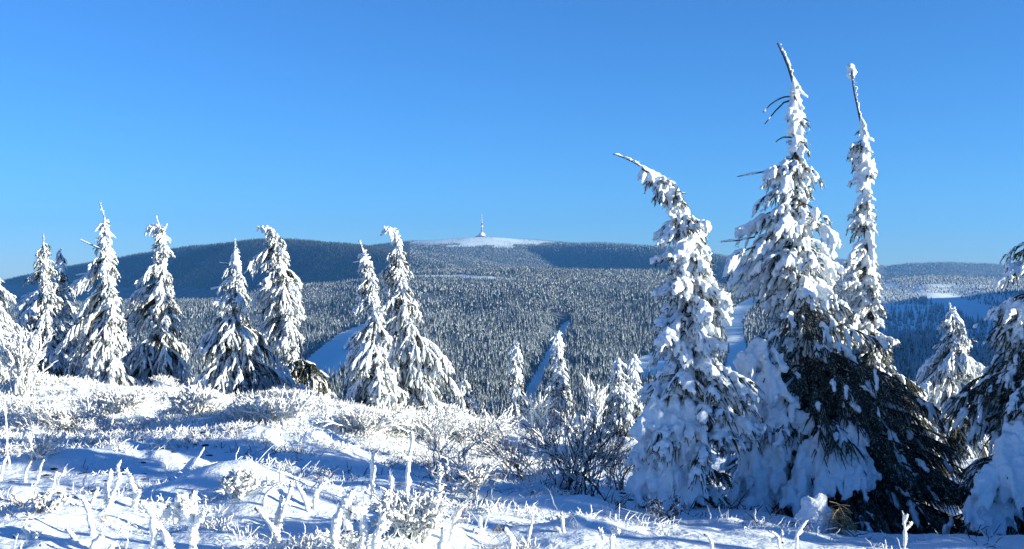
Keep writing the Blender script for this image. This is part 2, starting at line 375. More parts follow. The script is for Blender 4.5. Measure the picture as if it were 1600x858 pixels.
    for _ in range(3):                                               # no boughs where the crown has its holes
        bad = (vn2(tip / (26. if near else 17.) + seed, np.sin(ph) * 1.6 + 3, seed) + .5 * vn2(tip / 9., np.cos(ph) * 2.2, seed + 3) < -gap) & (tip < rowt + (rowb - rowt) * .9)
        ph = np.where(bad, r.random(n_br) * 2 * math.pi, ph); tip = np.where(bad, tip + r.normal(0, 8, n_br), tip)
    if fill:                                                         # dense sheltered boughs: (count, row0, row1, angle0, angle1)
        nf = fill[0]; tip[-nf:] = r.uniform(fill[1], fill[2], nf); ph[-nf:] = r.uniform(fill[3], fill[4], nf)
    tip = np.clip(tip, rowt, rowb); lft, rgt = lerp_prof(prof, tip); tc = np.interp(tip, rows, cols); rl = np.maximum(tc - lft, 3) * sc; rr_ = np.maximum(rgt - tc, 3) * sc
    c = np.cos(ph)
    reach = np.where(c > 0, rr_ * c * c + .5 * (rl + rr_) * depth_scale * (1 - c * c), rl * c * c + .5 * (rl + rr_) * depth_scale * (1 - c * c))
    reach = np.minimum(reach, np.maximum(rl, rr_)) * np.clip(r.beta(1.8, 1.6, n_br) * .85 + .30 + .32 * vn2(tip / 14., ph * 1.3 + seed, seed), .25, 1.15)
    tipz = (CY - tip) * sc; drop = reach * droop * r.uniform(.7, 1.3, n_br) * (1 - .55 * (tip - rowt) / (rowb - rowt) if near else 1)
    az = np.clip(tipz + drop, None, pts[0][2] - .02)
    order = np.argsort(q[:, 2]); tx = np.interp(az, q[order, 2], q[order, 0]); ty = np.interp(az, q[order, 2], q[order, 1])
    tcx = (tc - CX) * sc
    start = np.stack([tx, ty, az], -1)
    end = np.stack([tcx + reach * c, ty + reach * np.sin(ph), np.maximum(tipz, zb + .03)], -1)
    KB = 7; u = np.linspace(0, 1, KB)[None, :, None]
    BP = start[:, None] * (1 - u) + end[:, None] * u
    arch = (end[:, 2] - start[:, 2])[:, None] * (u[..., 0]**1.9 - u[..., 0])
    BP[..., 2] += arch
    BP += r.normal(0, .012, BP.shape) * u
    blen = np.linalg.norm(end - start, axis=1)
    BR = np.clip(blen[:, None] * .014 + .003, .004, .02) * np.linspace(1, .35, KB)[None]
    gw = Geo(); gw.add(*tubes(BP, BR, 5, .1, r))
    for st in sticks:                                                # bare sticks that show
        sp = interp_path(np.array([px(a, b, D - .02) for a, b in st[:-1]]), 8); rad = st[-1]
        gk = Geo(); gk.add(*tubes(sp[None], np.linspace(rad, rad * .5, 8)[None], 6, .1, r)); gk.build('bare_branch', M_bark, root, origin=org)
        o2 = sp + np.array([.004, 0, rad * .8]); gs.add(*tubes(o2[None], (rad * r.uniform(.7, 1.5, 8))[None], 6, .3, r))
    # twigs
    cnt = np.maximum((tw * blen / max(np.mean(blen), .05)).astype(int), 4); bi = np.repeat(np.arange(n_br), cnt); N = len(bi)
    s = r.random(N)**.72 * .97 + .03
    pos, tan = crown_points(BP[bi], s)
    side = norm(np.cross(tan, np.array([0, 0, 1.0]))) * np.where(r.random(N) < .5, -1, 1)[:, None]
    d = norm(tan * r.uniform(.45, 1.1, (N, 1)) + side * r.uniform(.05, .75, (N, 1)) + np.array([0, 0, -1.0]) * r.uniform(0, 1.0, (N, 1)) + r.normal(0, .08, (N, 3)))
    L = tlen * r.uniform(.5, 1.25, N) * (1.1 - .35 * s) * np.clip(blen[bi] / .45, .45, 1.2)
    wv = wid * r.uniform(.55, 1.35, N) * np.clip(blen[bi] / .35, .6, 1.1)
    rowp = CY - pos[:, 2] / sc; hfrac = (rowp - rows[0]) / (rows[-1] - rows[0])
    outer = sstep(.15, .55, s)
    cov = cover(pos, hfrac, s) if callable(cover) else cover * np.ones(N)
    clump = .5 + .5 * vn3(pos * 4.5 + seed, seed)
    has = r.random(N) < np.clip(cov * (.35 + .65 * outer) * (.55 + .9 * clump), 0, 1)
    KT = 5; ut = np.linspace(0, 1, KT)[None, :, None]
    TP = pos[:, None] + d[:, None] * L[:, None, None] * ut * 1.08; TP[..., 2] -= L[:, None] * .35 * ut[..., 0]**2
    gn = Geo()
    gn.add(*tubes(TP, np.full((N, KT), 1.0) * np.array([.004, .0055, .0055, .004, .0015]) * (1.0 if near else 1.6), 4, .3, r))
    needle_blades(gn, TP, L, blades, r, ln=.020 if near else .034, wd=.0024 if near else .0055)
    needle_blades(gn, TP, L, max(blades // 2, 3), r, mat=1, ln=.028 if near else .036, wd=.003 if near else .006)   # frosted needles
    h = np.nonzero(has)[0]
    snow_fingers(gs, pos[h], d[h], L[h], wv[h], K=8 if near else 6, sides=7 if near else 5, droop=.4, jit=.32, lift=.5, r=r)
    # side clumps on the fingers: small lumps break up the outline
    m = h[r.random(len(h)) < (.35 if near else .2)]
    off = TP[m, r.integers(1, KT, len(m))]
    snow_fingers(gs, off + r.normal(0, .012, off.shape), norm(d[m] + r.normal(0, .6, off.shape)), L[m] * .4, wv[m] * .85, K=4, sides=5, droop=.5, jit=.35, lift=.6, r=r)
    # small rime spikes all over
    m = h[r.random(len(h)) < .6]
    off = TP[m, r.integers(1, KT, len(m))]
    snow_fingers(gs, off, norm(r.normal(0, .6, off.shape) + np.array([.6, -.2, -.1])), L[m] * .3, wv[m] * .4, K=3, sides=4, droop=.1, jit=.3, lift=.3, r=r)
    # snow lying along branches
    if crust > 0:
        hf = (tip - rows[0]) / (rows[-1] - rows[0]); cb = cover(end, hf, np.ones(n_br)) if callable(cover) else np.full(n_br, cover)
        hb = np.nonzero(r.random(n_br) < crust * np.where(cb < .3, cb * .3, cb))[0]
        bp = BP[hb][:, 2:]; w2 = wid * .9 * r.uniform(.5, 1.3, (len(hb), KB - 2)) * np.clip(blen[hb] / .4, .4, 1.2)[:, None]
        w2[:, -1] *= .5; bp = bp + np.array([0, 0, 1]) * w2[..., None] * .6
        gs.add(*tubes(bp, w2, 6, .3, r))
    gw.build('branch_wood', M_bark, root, origin=org)
    gn.build('crown', [M_needle_dk if near or (not callable(cover) and cover < .3) else M_needle, M_rime], root, origin=org, smooth=False)  # low bush takes the darker needles, its shade put into the colour
    if near: remesh_build('snow_crust', gs, .0095, M_snow, root, org, seed, amp=.0035)
    else: gs.build('snow_crust', M_snow, root, origin=org)
    for i, pl in enumerate(pillows): pillow(root, org, pl, D, r, gn, seed * 31 + i)
    return root, org

_ico = None
def ico():
    global _ico
    if _ico is None:
        import bmesh
        bm = bmesh.new(); bmesh.ops.create_icosphere(bm, subdivisions=3, radius=1); bm.verts.ensure_lookup_table()
        _ico = (np.array([v.co[:] for v in bm.verts]), np.array([[v.index for v in f.verts] for f in bm.faces])); bm.free()
    return _ico
def remesh_build(name, g, voxel, material, parent, org, seed, amp=.012):
    o = g.build('tmp', material, None, origin=org)
    md = o.modifiers.new('r', 'REMESH'); md.mode = 'VOXEL'; md.voxel_size = voxel
    dg = bpy.context.evaluated_depsgraph_get(); ev = o.evaluated_get(dg); me = bpy.data.meshes.new_from_object(ev)
    old = o.data; bpy.data.objects.remove(o); bpy.data.meshes.remove(old)
    n = len(me.vertices); co = np.empty(n * 3, np.float32); me.vertices.foreach_get('co', co); co = co.reshape(-1, 3).astype(float)
    nr = np.empty(n * 3, np.float32); me.vertices.foreach_get('normal', nr); nr = nr.reshape(-1, 3)
    dsp = vn3(co * np.array([13, 13, 4.5]), seed) * amp * 2.2 + vn3(co * np.array([30, 30, 9]), seed + 7) * amp * 1.2 + vn3(co * 24, seed + 1) * amp + vn3(co * 60, seed + 2) * amp * .5
    co += nr * dsp[:, None]; me.vertices.foreach_set('co', co.astype(np.float32).ravel())
    me.polygons.foreach_set('use_smooth', np.ones(len(me.polygons), bool)); me.name = name; me.update()
    o = bpy.data.objects.new(name, me); COL.objects.link(o); o.parent = parent
    if not me.materials: me.materials.append(material)
    return o
def pillow(root, org, spec, D, r, gn, seed):
    tw = []
    """heavy snow lying on drooping boughs: spec = lobes (col0,row0,col1,row1,width_px,front_offset_m)"""
    v, f = ico(); g = Geo()
    for (c0, r0, c1, r1, wpx, front) in spec:
        sc = D / F; n = max(int(math.hypot(c1 - c0, r1 - r0) / (wpx * .35)), 2)
        for k in range(n + 1):
            t = k / n; cc = c0 + (c1 - c0) * t + r.normal(0, wpx * .12); rw = r0 + (r1 - r0) * t + r.normal(0, wpx * .1)
            w = wpx * sc * .5 * (0.75 + .35 * math.sin(math.pi * min(t + .25, 1))) * r.uniform(.8, 1.15)
            ctr = px(cc, rw, D - front * (.7 + .3 * t)) + r.normal(0, w * .1, 3)
            sz = np.array([w * .62, w * .5, w * .75])
            g.add(v * sz + ctr, f)
            m = 9; bb = ctr + np.stack([r.uniform(-1.0, 1.0, m) * w, -r.uniform(.2, .75, m) * w, r.uniform(-.7, .6, m) * w], -1)
            dd = norm(np.stack([(bb[:, 0] - ctr[0]) / w * .5 + r.normal(0, .15, m), -r.uniform(.25, .8, m), -r.uniform(.5, 1.1, m)], -1))
            snow_fingers(g, bb, dd, r.uniform(.13, .27, m), r.uniform(.022, .04, m), K=7, sides=8, droop=.3, jit=.12, lift=.1, r=r)
            if t > .25: tw += [ctr + np.array([r.uniform(-1.1, 1.1) * w, -w * r.uniform(.2, .75), -w * r.uniform(.1, 1.2)]) for _ in range(9)]
    remesh_build('snow_pillow', g, .014, M_snow, root, org, seed, amp=.009)
    tw = np.array(tw); gt = Geo(); u = np.linspace(0, 1, 5)[None, :, None]; d = norm(np.array([0, -.45, -1]) + r.normal(0, .35, tw.shape)); L = r.uniform(.06, .16, len(tw))
    P = tw[:, None] + d[:, None] * L[:, None, None] * u; gt.add(*tubes(P, np.full((len(tw), 5), .004), 4, .2, r)); needle_blades(gt, P, L, 22, r, ln=.02, wd=.0024)
    gt.build('bough_tips', M_needle_dk, root, origin=org, smooth=False)

# the ridge spruces, left to right; trunk = (column,row) list from the tip down, prof = crown outline (row, left, right)
spruce('snow laden spruce cut by the left edge behind a rimed bush', [(-8, 425), (-6, 480), (-4, 604)], [(430, -12, -2), (455, -35, 14), (495, -50, 20), (525, -55, 24), (560, -60, 30), (604, -60, 34)], 17, n_br=150, tw=13, cover=.9, seed=11)
spruce('leftmost whole spruce, with thin bare tip rising above its white crown', [(68, 366), (70, 400), (72, 480), (72, 598)], [(384, 60, 78), (400, 52, 82), (430, 42, 84), (452, 38, 90), (500, 26, 100), (550, 22, 100), (598, 40, 96)], 19, n_br=170, tw=13, cover=.85, seed=12, wood_rows=16, trunk_snow=.8)
spruce('blunt topped spruce leaning against the taller thin tipped one at left', [(92, 393), (92, 430), (95, 600)], [(396, 88, 97), (405, 80, 104), (440, 76, 110), (480, 72, 118), (540, 75, 124), (600, 66, 122)], 19.6, n_br=150, tw=13, cover=.8, seed=13)
spruce('tall spruce with curved bare whip tip and bright snow-plastered trunk', [(152, 314), (156, 325), (163, 346), (161, 380), (166, 400), (170, 440), (175, 500), (172, 604)],
       [(349, 145, 163), (356, 143, 164), (378, 152, 165), (384, 138, 174), (400, 130, 174), (412, 120, 184), (430, 112, 182), (470, 122, 180), (500, 112, 182), (550, 102, 188), (604, 106, 212)], 18, n_br=210, tw=14, cover=.85, seed=14, wood_rows=34, trunk_snow=1.5,
       sticks=[((160, 390), (143, 383), (126, 375), .010), ((165, 432), (148, 425), (118, 431), .012)])
spruce('spruce with hooked top bent left and a dark shaded skirt', [(230, 354), (238, 350), (249, 353), (255, 372), (255, 430), (257, 480), (250, 604)],
       [(356, 228, 250), (362, 232, 252), (382, 236, 262), (400, 238, 271), (428, 236, 272), (432, 200, 270), (452, 196, 268), (480, 206, 272), (505, 194, 282), (540, 190, 292), (580, 194, 300), (604, 205, 300)], 19, n_br=240, tw=15, seed=15, trunk_snow=1.4,
       cover=lambda p, h, s: np.where(h < .42, .95, .50), sticks=[((250, 356), (246, 346), (244, 338), .008), ((256, 362), (259, 355), (261, 350), .009)])
spruce('spruce with two bare sticks poking left below its spiked tip', [(366, 373), (370, 410), (373, 440), (372, 480), (370, 608)],
       [(402, 365, 376), (430, 352, 386), (460, 346, 394), (490, 342, 398), (510, 335, 402), (525, 318, 412), (550, 308, 420), (580, 312, 440), (608, 330, 452)], 18, n_br=220, tw=14, seed=16, wood_rows=20,
       cover=lambda p, h, s: np.where(h < .5, .95, .62), sticks=[((373, 415), (360, 413), (343, 411), .012), ((375, 441), (352, 447), (329, 452), .014)])
spruce('spruce with plumed top arching left beside the two-stick one', [(403, 356), (413, 352), (423, 355), (432, 368), (437, 392), (440, 440), (448, 500), (460, 604)],
       [(358, 402, 428), (372, 414, 444), (395, 402, 452), (430, 406, 460), (455, 398, 475), (490, 392, 470), (520, 402, 468), (560, 430, 472), (604, 440, 480)], 20, n_br=210, tw=14, cover=.78, seed=17)
spruce('low dark spruce bush with hardly any snow in the shade', [(470, 561), (474, 614)], [(563, 452, 482), (575, 440, 500), (595, 436, 510), (614, 440, 512)], 19, n_br=150, tw=18, cover=.22, seed=18, trunk_snow=0, crust=.3, tr_r=.05)
spruce('narrow leaning spruce with pointed bare tip left of the broad pair', [(560, 376), (571, 403), (576, 430), (583, 460), (588, 500), (590, 640)],
       [(404, 566, 576), (412, 553, 579), (425, 560, 582), (446, 558, 586), (460, 546, 588), (490, 545, 600), (520, 548, 608), (560, 538, 615), (600, 530, 625), (640, 560, 640)], 17, n_br=220, tw=14, cover=.85, seed=19, wood_rows=20,
       sticks=[((572, 408), (560, 409), (551, 411), .010)])
spruce('broad spruce with curled top and wide right skirt right of the leaning one', [(598, 355), (606, 353), (614, 358), (620, 372), (622, 400), (626, 450), (636, 500), (645, 648)],
       [(362, 602, 626), (375, 598, 632), (400, 597, 644), (430, 598, 643), (460, 592, 641), (490, 590, 666), (510, 590, 674), (540, 596, 700), (580, 600, 700), (620, 612, 712), (648, 620, 700)], 17.5, n_br=300, tw=15, cover=.75, seed=20)
spruce('waist high spruce sapling with bare leader beside the broad spruce', [(725, 583), (724, 600), (724, 648)], [(600, 720, 729), (616, 712, 740), (632, 704, 748), (648, 700, 752)], 18.3, n_br=45, tw=12, cover=.85, seed=21, tr_r=.03, trunk_snow=.6, wood_rows=10)
spruce('small hidden spruce between the whip tipped and the hooked spruce', [(190, 492), (192, 540), (194, 606)], [(500, 184, 198), (530, 178, 208), (570, 176, 214), (606, 176, 214)], 20.5, n_br=70, tw=12, cover=.9, seed=22)
spruce('small spruce against the forest, left of the clearing strip', [(806, 538), (806, 570), (808, 662)], [(556, 802, 810), (580, 797, 816), (610, 791, 824), (640, 786, 834), (662, 786, 838)], 20.5, n_br=110, tw=12, cover=.7, seed=23, tr_r=.03)
spruce('slim snowy spruce standing before the valley clearing strip', [(870, 518), (873, 560), (875, 672)], [(530, 866, 876), (560, 860, 881), (590, 852, 886), (620, 850, 890), (655, 853, 894), (672, 855, 894)], 18.5, n_br=140, tw=13, cover=.9, seed=24, tr_r=.035, trunk_snow=1.3)
spruce('small spruce with olive needles showing under a white star top', [(964, 560), (966, 600), (970, 690)], [(574, 955, 973), (590, 950, 984), (612, 950, 992), (640, 948, 1000), (690, 950, 1006)], 17.5, n_br=110, tw=12, seed=25, tr_r=.035, cover=lambda p, h, s: np.where(h < .45, .9, .5))
spruce('thin spruce spire touching the olive spruce on its right', [(990, 556), (992, 600), (998, 690)], [(570, 986, 994), (600, 982, 1001), (640, 978, 1012), (690, 978, 1018)], 17.9, n_br=90, tw=12, cover=.85, seed=26, tr_r=.035, trunk_snow=1.2)
spruce('spruce with whip top bent left, in front of the valley forest', [(958, 240), (972, 243), (990, 252), (1010, 265), (1035, 280), (1052, 300), (1066, 335), (1076, 370), (1080, 450), (1086, 600), (1085, 800)],
       [(284, 1012, 1050), (300, 1002, 1058), (330, 1040, 1080), (345, 1030, 1100), (362, 1012, 1122), (385, 1022, 1118), (405, 1035, 1112), (432, 1044, 1126), (460, 1022, 1130), (500, 992, 1140), (540, 1016, 1138), (580, 1024, 1155), (620, 1008, 1168), (660, 998, 1174), (700, 990, 1160), (750, 992, 1146), (798, 1010, 1120)],
       9.0, n_br=340, tw=24, cover=lambda p, h, s: np.where(h < .6, .74, .42), seed=27, near=True, blades=16, tr_r=.04, wid=.0185, tlen=.165, gap=.16, droop=.42, wood_rows=50, trunk_snow=1.2,
       sticks=[((1052, 300), (1062, 302), (1072, 302), .007), ((1003, 263), (1010, 268), (1020, 272), .01)],
       pillows=[[(1052, 610, 1004, 735, 42, .08), (1062, 640, 1030, 735, 40, .14)], [(1050, 722, 1046, 770, 44, .2), (1060, 728, 1064, 765, 34, .2)]])
spruce('tallest spruce with bare crooked tip and clubbed side twigs', [(1215, 67), (1226, 90), (1237, 118), (1242, 142), (1243, 180), (1240, 230), (1248, 262), (1250, 330), (1252, 450), (1258, 600), (1270, 860)],
       [(150, 1232, 1257), (180, 1218, 1260), (215, 1212, 1260), (245, 1215, 1264), (262, 1216, 1268), (272, 1196, 1284), (290, 1184, 1296), (305, 1200, 1282), (325, 1182, 1298), (350, 1164, 1308), (375, 1150, 1316), (400, 1146, 1318), (430, 1150, 1328), (480, 1170, 1340), (540, 1165, 1362), (580, 1160, 1390), (620, 1152, 1425), (680, 1140, 1460), (740, 1124, 1480), (800, 1120, 1490), (855, 1200, 1500)],
       10, n_br=840, tw=24, fill=(300, 585, 860, -1.75, .6), cover=lambda p, h, s: np.where(h < .5, .70, np.where(p[:, 0] > 2.55 + (h - .5) * -.8, np.where(h < .60, .22, .04), .36)), seed=28, near=True, blades=26, tr_r=.055, wid=.0185, tlen=.165, gap=.16, droop=.4, wood_rows=78, trunk_snow=1.1,
       sticks=[((1243, 150), (1222, 152), (1205, 162), (1192, 176), .009), ((1242, 155), (1225, 160), (1210, 175), (1195, 194), .009), ((1240, 215), (1222, 214), (1212, 222), .008), ((1200, 267), (1175, 272), (1152, 276), .008), ((1180, 370), (1155, 376), (1126, 378), .008)],
       pillows=[[(1200, 615, 1150, 785, 46, .45), (1216, 650, 1190, 795, 46, .55)], [(1300, 662, 1250, 752, 42, .7), (1318, 668, 1296, 728, 34, .75)], [(1180, 540, 1200, 585, 44, .4)], [(1335, 700, 1338, 730, 26, .8)]])
spruce('thin spindly spruce spire with snow knob on its bare tip, right of the tallest', [(1329, 103), (1328, 125), (1338, 170), (1347, 205), (1350, 260), (1352, 330), (1358, 420), (1362, 500), (1365, 600), (1370, 800)],
       [(205, 1335, 1358), (222, 1318, 1358), (242, 1314, 1358), (268, 1325, 1360), (300, 1336, 1360), (330, 1324, 1362), (360, 1316, 1366), (400, 1312, 1370), (450, 1312, 1377), (500, 1302, 1382), (560, 1310, 1400), (600, 1330, 1440), (680, 1340, 1470), (780, 1350, 1480)],
       11, n_br=300, tw=20, cover=lambda p, h, s: np.where(h < .62, .76, .12), seed=29, near=True, blades=16, tr_r=.036, wid=.0185, tlen=.165, gap=.16, droop=.42, wood_rows=92, trunk_snow=1.1,
       knob=[(1329, 106, .042), (1333, 113, .036), (1327, 117, .030), (1331, 122, .026)])
spruce('mid-sized spruce with curved tip between the spindly and the right edge spruce', [(1478, 474), (1484, 486), (1490, 500), (1492, 560), (1490, 712)], [(500, 1474, 1499), (540, 1450, 1510), (570, 1436, 1520), (600, 1440, 1534), (650, 1434, 1538), (712, 1440, 1540)], 14, n_br=240, tw=15, seed=30,
       cover=lambda p, h, s: np.where(h < .6, .85, .35), wood_rows=14)
spruce('big spruce cut by the right edge with dark lower boughs', [(1604, 372), (1626, 420), (1640, 600), (1650, 870)],
       [(385, 1585, 1620), (400, 1560, 1650), (430, 1540, 1680), (460, 1550, 1700), (500, 1566, 1720), (540, 1560, 1730), (575, 1556, 1750), (610, 1528, 1770), (640, 1505, 1790), (700, 1516, 1800), (760, 1500, 1820), (810, 1495, 1830), (865, 1520, 1840)], 9, n_br=600, tw=24, fill=(170, 560, 865, 3.0, 4.6), seed=31, near=True, blades=24, tr_r=.05, wid=.0185, tlen=.165, gap=.16, droop=.4,
       cover=lambda p, h, s: np.where(h < .3, .55, .16), pillows=[[(1592, 660, 1548, 735, 36, .5), (1598, 665, 1580, 725, 36, .55)], [(1545, 750, 1522, 785, 26, .45), (1556, 752, 1545, 785, 24, .45)]])
# unseen spruces added outside the frame to cast shade on the boughs and the snow
spruce('added dark spruce beyond the right edge, unseen shade caster', [(2150, 395), (2150, 860)], [(400, 2090, 2210), (440, 2020, 2280), (520, 1980, 2320), (850, 1880, 2400)], 8.2, n_br=300, tw=16, cover=.3, seed=40, tr_r=.05)
spruce('second added dark spruce beyond the right edge, unseen shade caster', [(2350, 200), (2350, 900)], [(230, 2320, 2380), (430, 2230, 2470), (520, 2180, 2520), (900, 2090, 2610)], 7.2, n_br=300, tw=16, cover=.3, seed=41, tr_r=.05)
spruce('third added dark spruce beyond the right edge, unseen shade caster', [(3260, 150), (3260, 900)], [(180, 3220, 3300), (400, 3100, 3420), (900, 3050, 3500)], 6.0, n_br=300, tw=16, cover=.3, seed=42, tr_r=.05)
spruce('added slim young spruce beyond the right edge, unseen shade caster', [(4060, -100), (4060, 900)], [(-60, 4020, 4100), (200, 3960, 4160), (900, 3900, 4220)], 5.0, n_br=120, tw=12, cover=.3, seed=43, tr_r=.03)
spruce('second added slim young spruce beyond the right edge, unseen shade caster', [(4230, -150), (4230, 900)], [(-110, 4190, 4270), (200, 4130, 4330), (900, 4080, 4380)], 4.2, n_br=100, tw=12, cover=.3, seed=44, tr_r=.03)
print('trees', time.time() - T0)
#PART2
# ------------------------------------------------------------------ valley forest
def low_tree(seed, tiers, sides, rad=.15, frost=.5):
    """one unit-high valley spruce: ragged skirts of boughs, snow on some of them"""
    r = np.random.default_rng(seed); V = []; Fc = []; Mt = []; n = 0
    for k in range(tiers):
        t = k / tiers; zt = 1 - .9 * t * .94; zb = 1 - (k + 1.35) / tiers * .92
        ro = rad * ((k + 1) / tiers)**.85
        a = np.arange(sides * 2) / (sides * 2) * 2 * math.pi + r.random() * 6
        rr = ro * np.where(np.arange(sides * 2) % 2 == 0, 1.12, .62) * r.uniform(.8, 1.2, sides * 2)
        ring = np.stack([rr * np.cos(a), rr * np.sin(a), zb + r.uniform(-.02, .02, sides * 2) - np.where(np.arange(sides * 2) % 2 == 0, .02, -.01)], -1)
        V.append(np.concatenate([[[r.normal(0, .006), r.normal(0, .006), zt + .02]], ring]))
        j = np.arange(sides * 2); Fc.append(np.stack([np.zeros_like(j), 1 + j, 1 + (j + 1) % (sides * 2)], -1) + n); n += 1 + sides * 2
        Mt.append((r.random(sides * 2) > frost * (1.25 - .5 * t)).astype(int))
    return np.concatenate(V), np.concatenate(Fc), np.concatenate(Mt)
def scatter(d0, d1, step, seed, cmax=36):
    """jittered points on the ground between two depths, inside the valley the view spans"""
    r = np.random.default_rng(seed); y = np.arange(d0, d1, step); out = []
    for yy in y:
        x = np.arange(-.62 * yy, .62 * yy, step); out.append(np.stack([x, np.full_like(x, yy)], -1))
    p = np.concatenate(out); p += r.uniform(-.5, .5, p.shape) * step; return p[:, 0], p[:, 1], r
def plant(g, x, y, z, h, var, r, yawn=True):
    """merge copies of the low trees at the given places"""
    ch = r.integers(0, len(var), len(x))
    for i, (v, f, m) in enumerate(var):
        k = np.nonzero(ch == i)[0]
        if not len(k): continue
        a = r.random(len(k)) * 6.283; ca, sa = np.cos(a)[:, None], np.sin(a)[:, None]; w = h[k][:, None] * r.uniform(.8, 1.2, (len(k), 1))
        P = np.stack([(v[None, :, 0] * ca - v[None, :, 1] * sa) * w + x[k][:, None], (v[None, :, 0] * sa + v[None, :, 1] * ca) * w + y[k][:, None], v[None, :, 2] * h[k][:, None] + z[k][:, None]], -1)
        ff = (f[None] + (np.arange(len(k)) * len(v))[:, None, None]).reshape(-1, 3)
        g.add(P.reshape(-1, 3), ff, np.tile(m, len(k)))
gf = Geo(); singles = []
for (d0, d1, st, ti, si, sd_) in [(1080, 1700, 8.6, 6, 5, 41), (1700, 2500, 9.6, 5, 4, 42), (2500, 4300, 9.8, 4, 3, 43)]:
    x, y, r = scatter(d0, d1, st, sd_)
    z = H(x, y); u = CX + F * x / y; v = CY - F * z / y
    keep = (u > -180) & (u < 1780) & (v < 700)
    for P in CLEAR: keep &= ~inpoly(u, v, P)
    sparse = (u > 1370) & (v > 462) & (v < 525); keep &= ~(sparse & (fbm2(x, y, 160, 2, 61) + r.uniform(-.5, .5, len(x)) > .25))
    gaps = fbm2(x, y, 130, 2, 62); keep &= r.random(len(x)) < np.where(gaps > .6, .3, .96)
    x, y, z, u, v = [q[keep] for q in (x, y, z, u, v)]
    h = np.clip(r.normal(18.5, 3.6, len(x)), 8, 28) * (1 + .16 * fbm2(x, y, 60, 1, 63) + .20 * np.sign(fbm2(x, y, 210, 2, 64)) * (fbm2(x, y, 90, 2, 65) > .1))
    h *= np.where((u > 1370) & (v < 530), .8, 1) * np.interp(y, [1800, 3200], [1, .72])
    if d0 == 1080:                                                   # the nearest, largest ones in view stand as single trees
        vis = (v - F * h / y < 632) & (u > 8) & (u < 1592) & (v < 664) & ~((u > 985) & (u < 1372)) & ~((u > 500) & (u < 700)) & ~((u < 470))
        vis &= ~((u > 1425) & (v > 545))
        k = np.nonzero(vis)[0]; k = k[np.argsort(-(h[k] / y[k]))][:285]
        singles = [(x[i], y[i], z[i], h[i]) for i in k]
        m = np.ones(len(x), bool); m[k] = False; x, y, z, h = x[m], y[m], z[m], h[m]
    V = [low_tree(sd_ * 10 + i, ti, si, rad=.15, frost=.36) for i in range(7)]
    rt = (CX + F * x / y) > 1375; q_ = ~(rt & (r.random(len(x)) < .42)); x, y, z, h, rt = x[q_], y[q_], z[q_], h[q_], rt[q_]
    plant(gf, x[~rt], y[~rt], z[~rt] - .4, h[~rt], V, r)
    plant(gf, x[rt], y[rt], z[rt] - .4, h[rt], [low_tree(sd_ * 10 + 50 + i, ti, si, rad=.17, frost=.8) for i in range(5)], r)
wood = gf.build('valley_forest', [M_fs, M_fd], smooth=False); tag(wood, 'dense rime-dusted spruce forest covering the valley slope', 'forest', kind='stuff')
protos = []
for i in range(5):
    v, f, m = low_tree(700 + i, 8, 6, rad=.15, frost=.36); g = Geo(); g.add(v, f, m)
    tv, tf = tubes(np.array([[[0, 0, -.03], [0, 0, .1], [0, 0, .9]]]), np.array([[.012, .011, .003]]), 5); g.add(tv, tf, 1)
    protos.append(g.build('valley_spruce', [M_fs, M_fd], smooth=False))
rr0 = np.random.default_rng(5)
for i, (x, y, z, h) in enumerate(singles):
    o = protos[i] if i < 5 else protos[i % 5].copy()
    if i >= 5: COL.objects.link(o)
    o.location = (x, y, z - .3); o.scale = (h, h, h); o.rotation_euler = (0, 0, rr0.random() * 6.28)
    tag(o, 'rime-dusted spruce in the dense valley forest below the ridge', 'spruce', 'nearest spruces of the valley forest')
# forests on the far hills
gh = Geo()
for (d0, d1, st, sd_) in [(4300, 6300, 10.5, 51), (6300, 9300, 14, 52)]:
    x, y, r = scatter(d0, d1, st, sd_)
    u = CX + F * x / y; k = (u > -150) & (u < 1750); x, y, u = x[k], y[k], u[k]
    z = H(x, y); v = CY - F * z / y
    keep = (z > -75) & (v < 500)
    dome = dome_mask(x, y, z)
    dd_ = np.hypot(x + 230, (y - 8000) * .6); keep &= ~(dome & (r.random(len(x)) > .24 + .6 * sstep(330, 540, dd_) + .35 * fbm2(x, y, 90, 2, 74)))
    keep &= ~((y > 8300) & (u > 1050) & (r.random(len(x)) > .30 + .3 * (fbm2(x, y, 300, 2, 72) > 0)))
    keep &= r.random(len(x)) < np.where(fbm2(x, y, 240, 2, 73) > .85, .35, .97)
    x, y, z, u, dm = x[keep], y[keep], z[keep], u[keep], dome[keep]
    h = np.clip(r.normal(12, 2, len(x)), 7, 17); h[dm] = r.uniform(4, 10, dm.sum())
    darkside = (u < 640) & (y < 8000)  # frostless hill; its shade is also put into the tree colour
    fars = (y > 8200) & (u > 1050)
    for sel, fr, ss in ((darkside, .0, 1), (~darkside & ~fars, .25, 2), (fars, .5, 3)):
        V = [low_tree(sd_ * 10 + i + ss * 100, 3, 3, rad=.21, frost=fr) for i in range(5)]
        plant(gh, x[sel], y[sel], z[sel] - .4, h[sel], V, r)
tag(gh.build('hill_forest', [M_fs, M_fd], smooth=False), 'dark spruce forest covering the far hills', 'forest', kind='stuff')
print('forest', time.time() - T0, gf.n, gh.n)

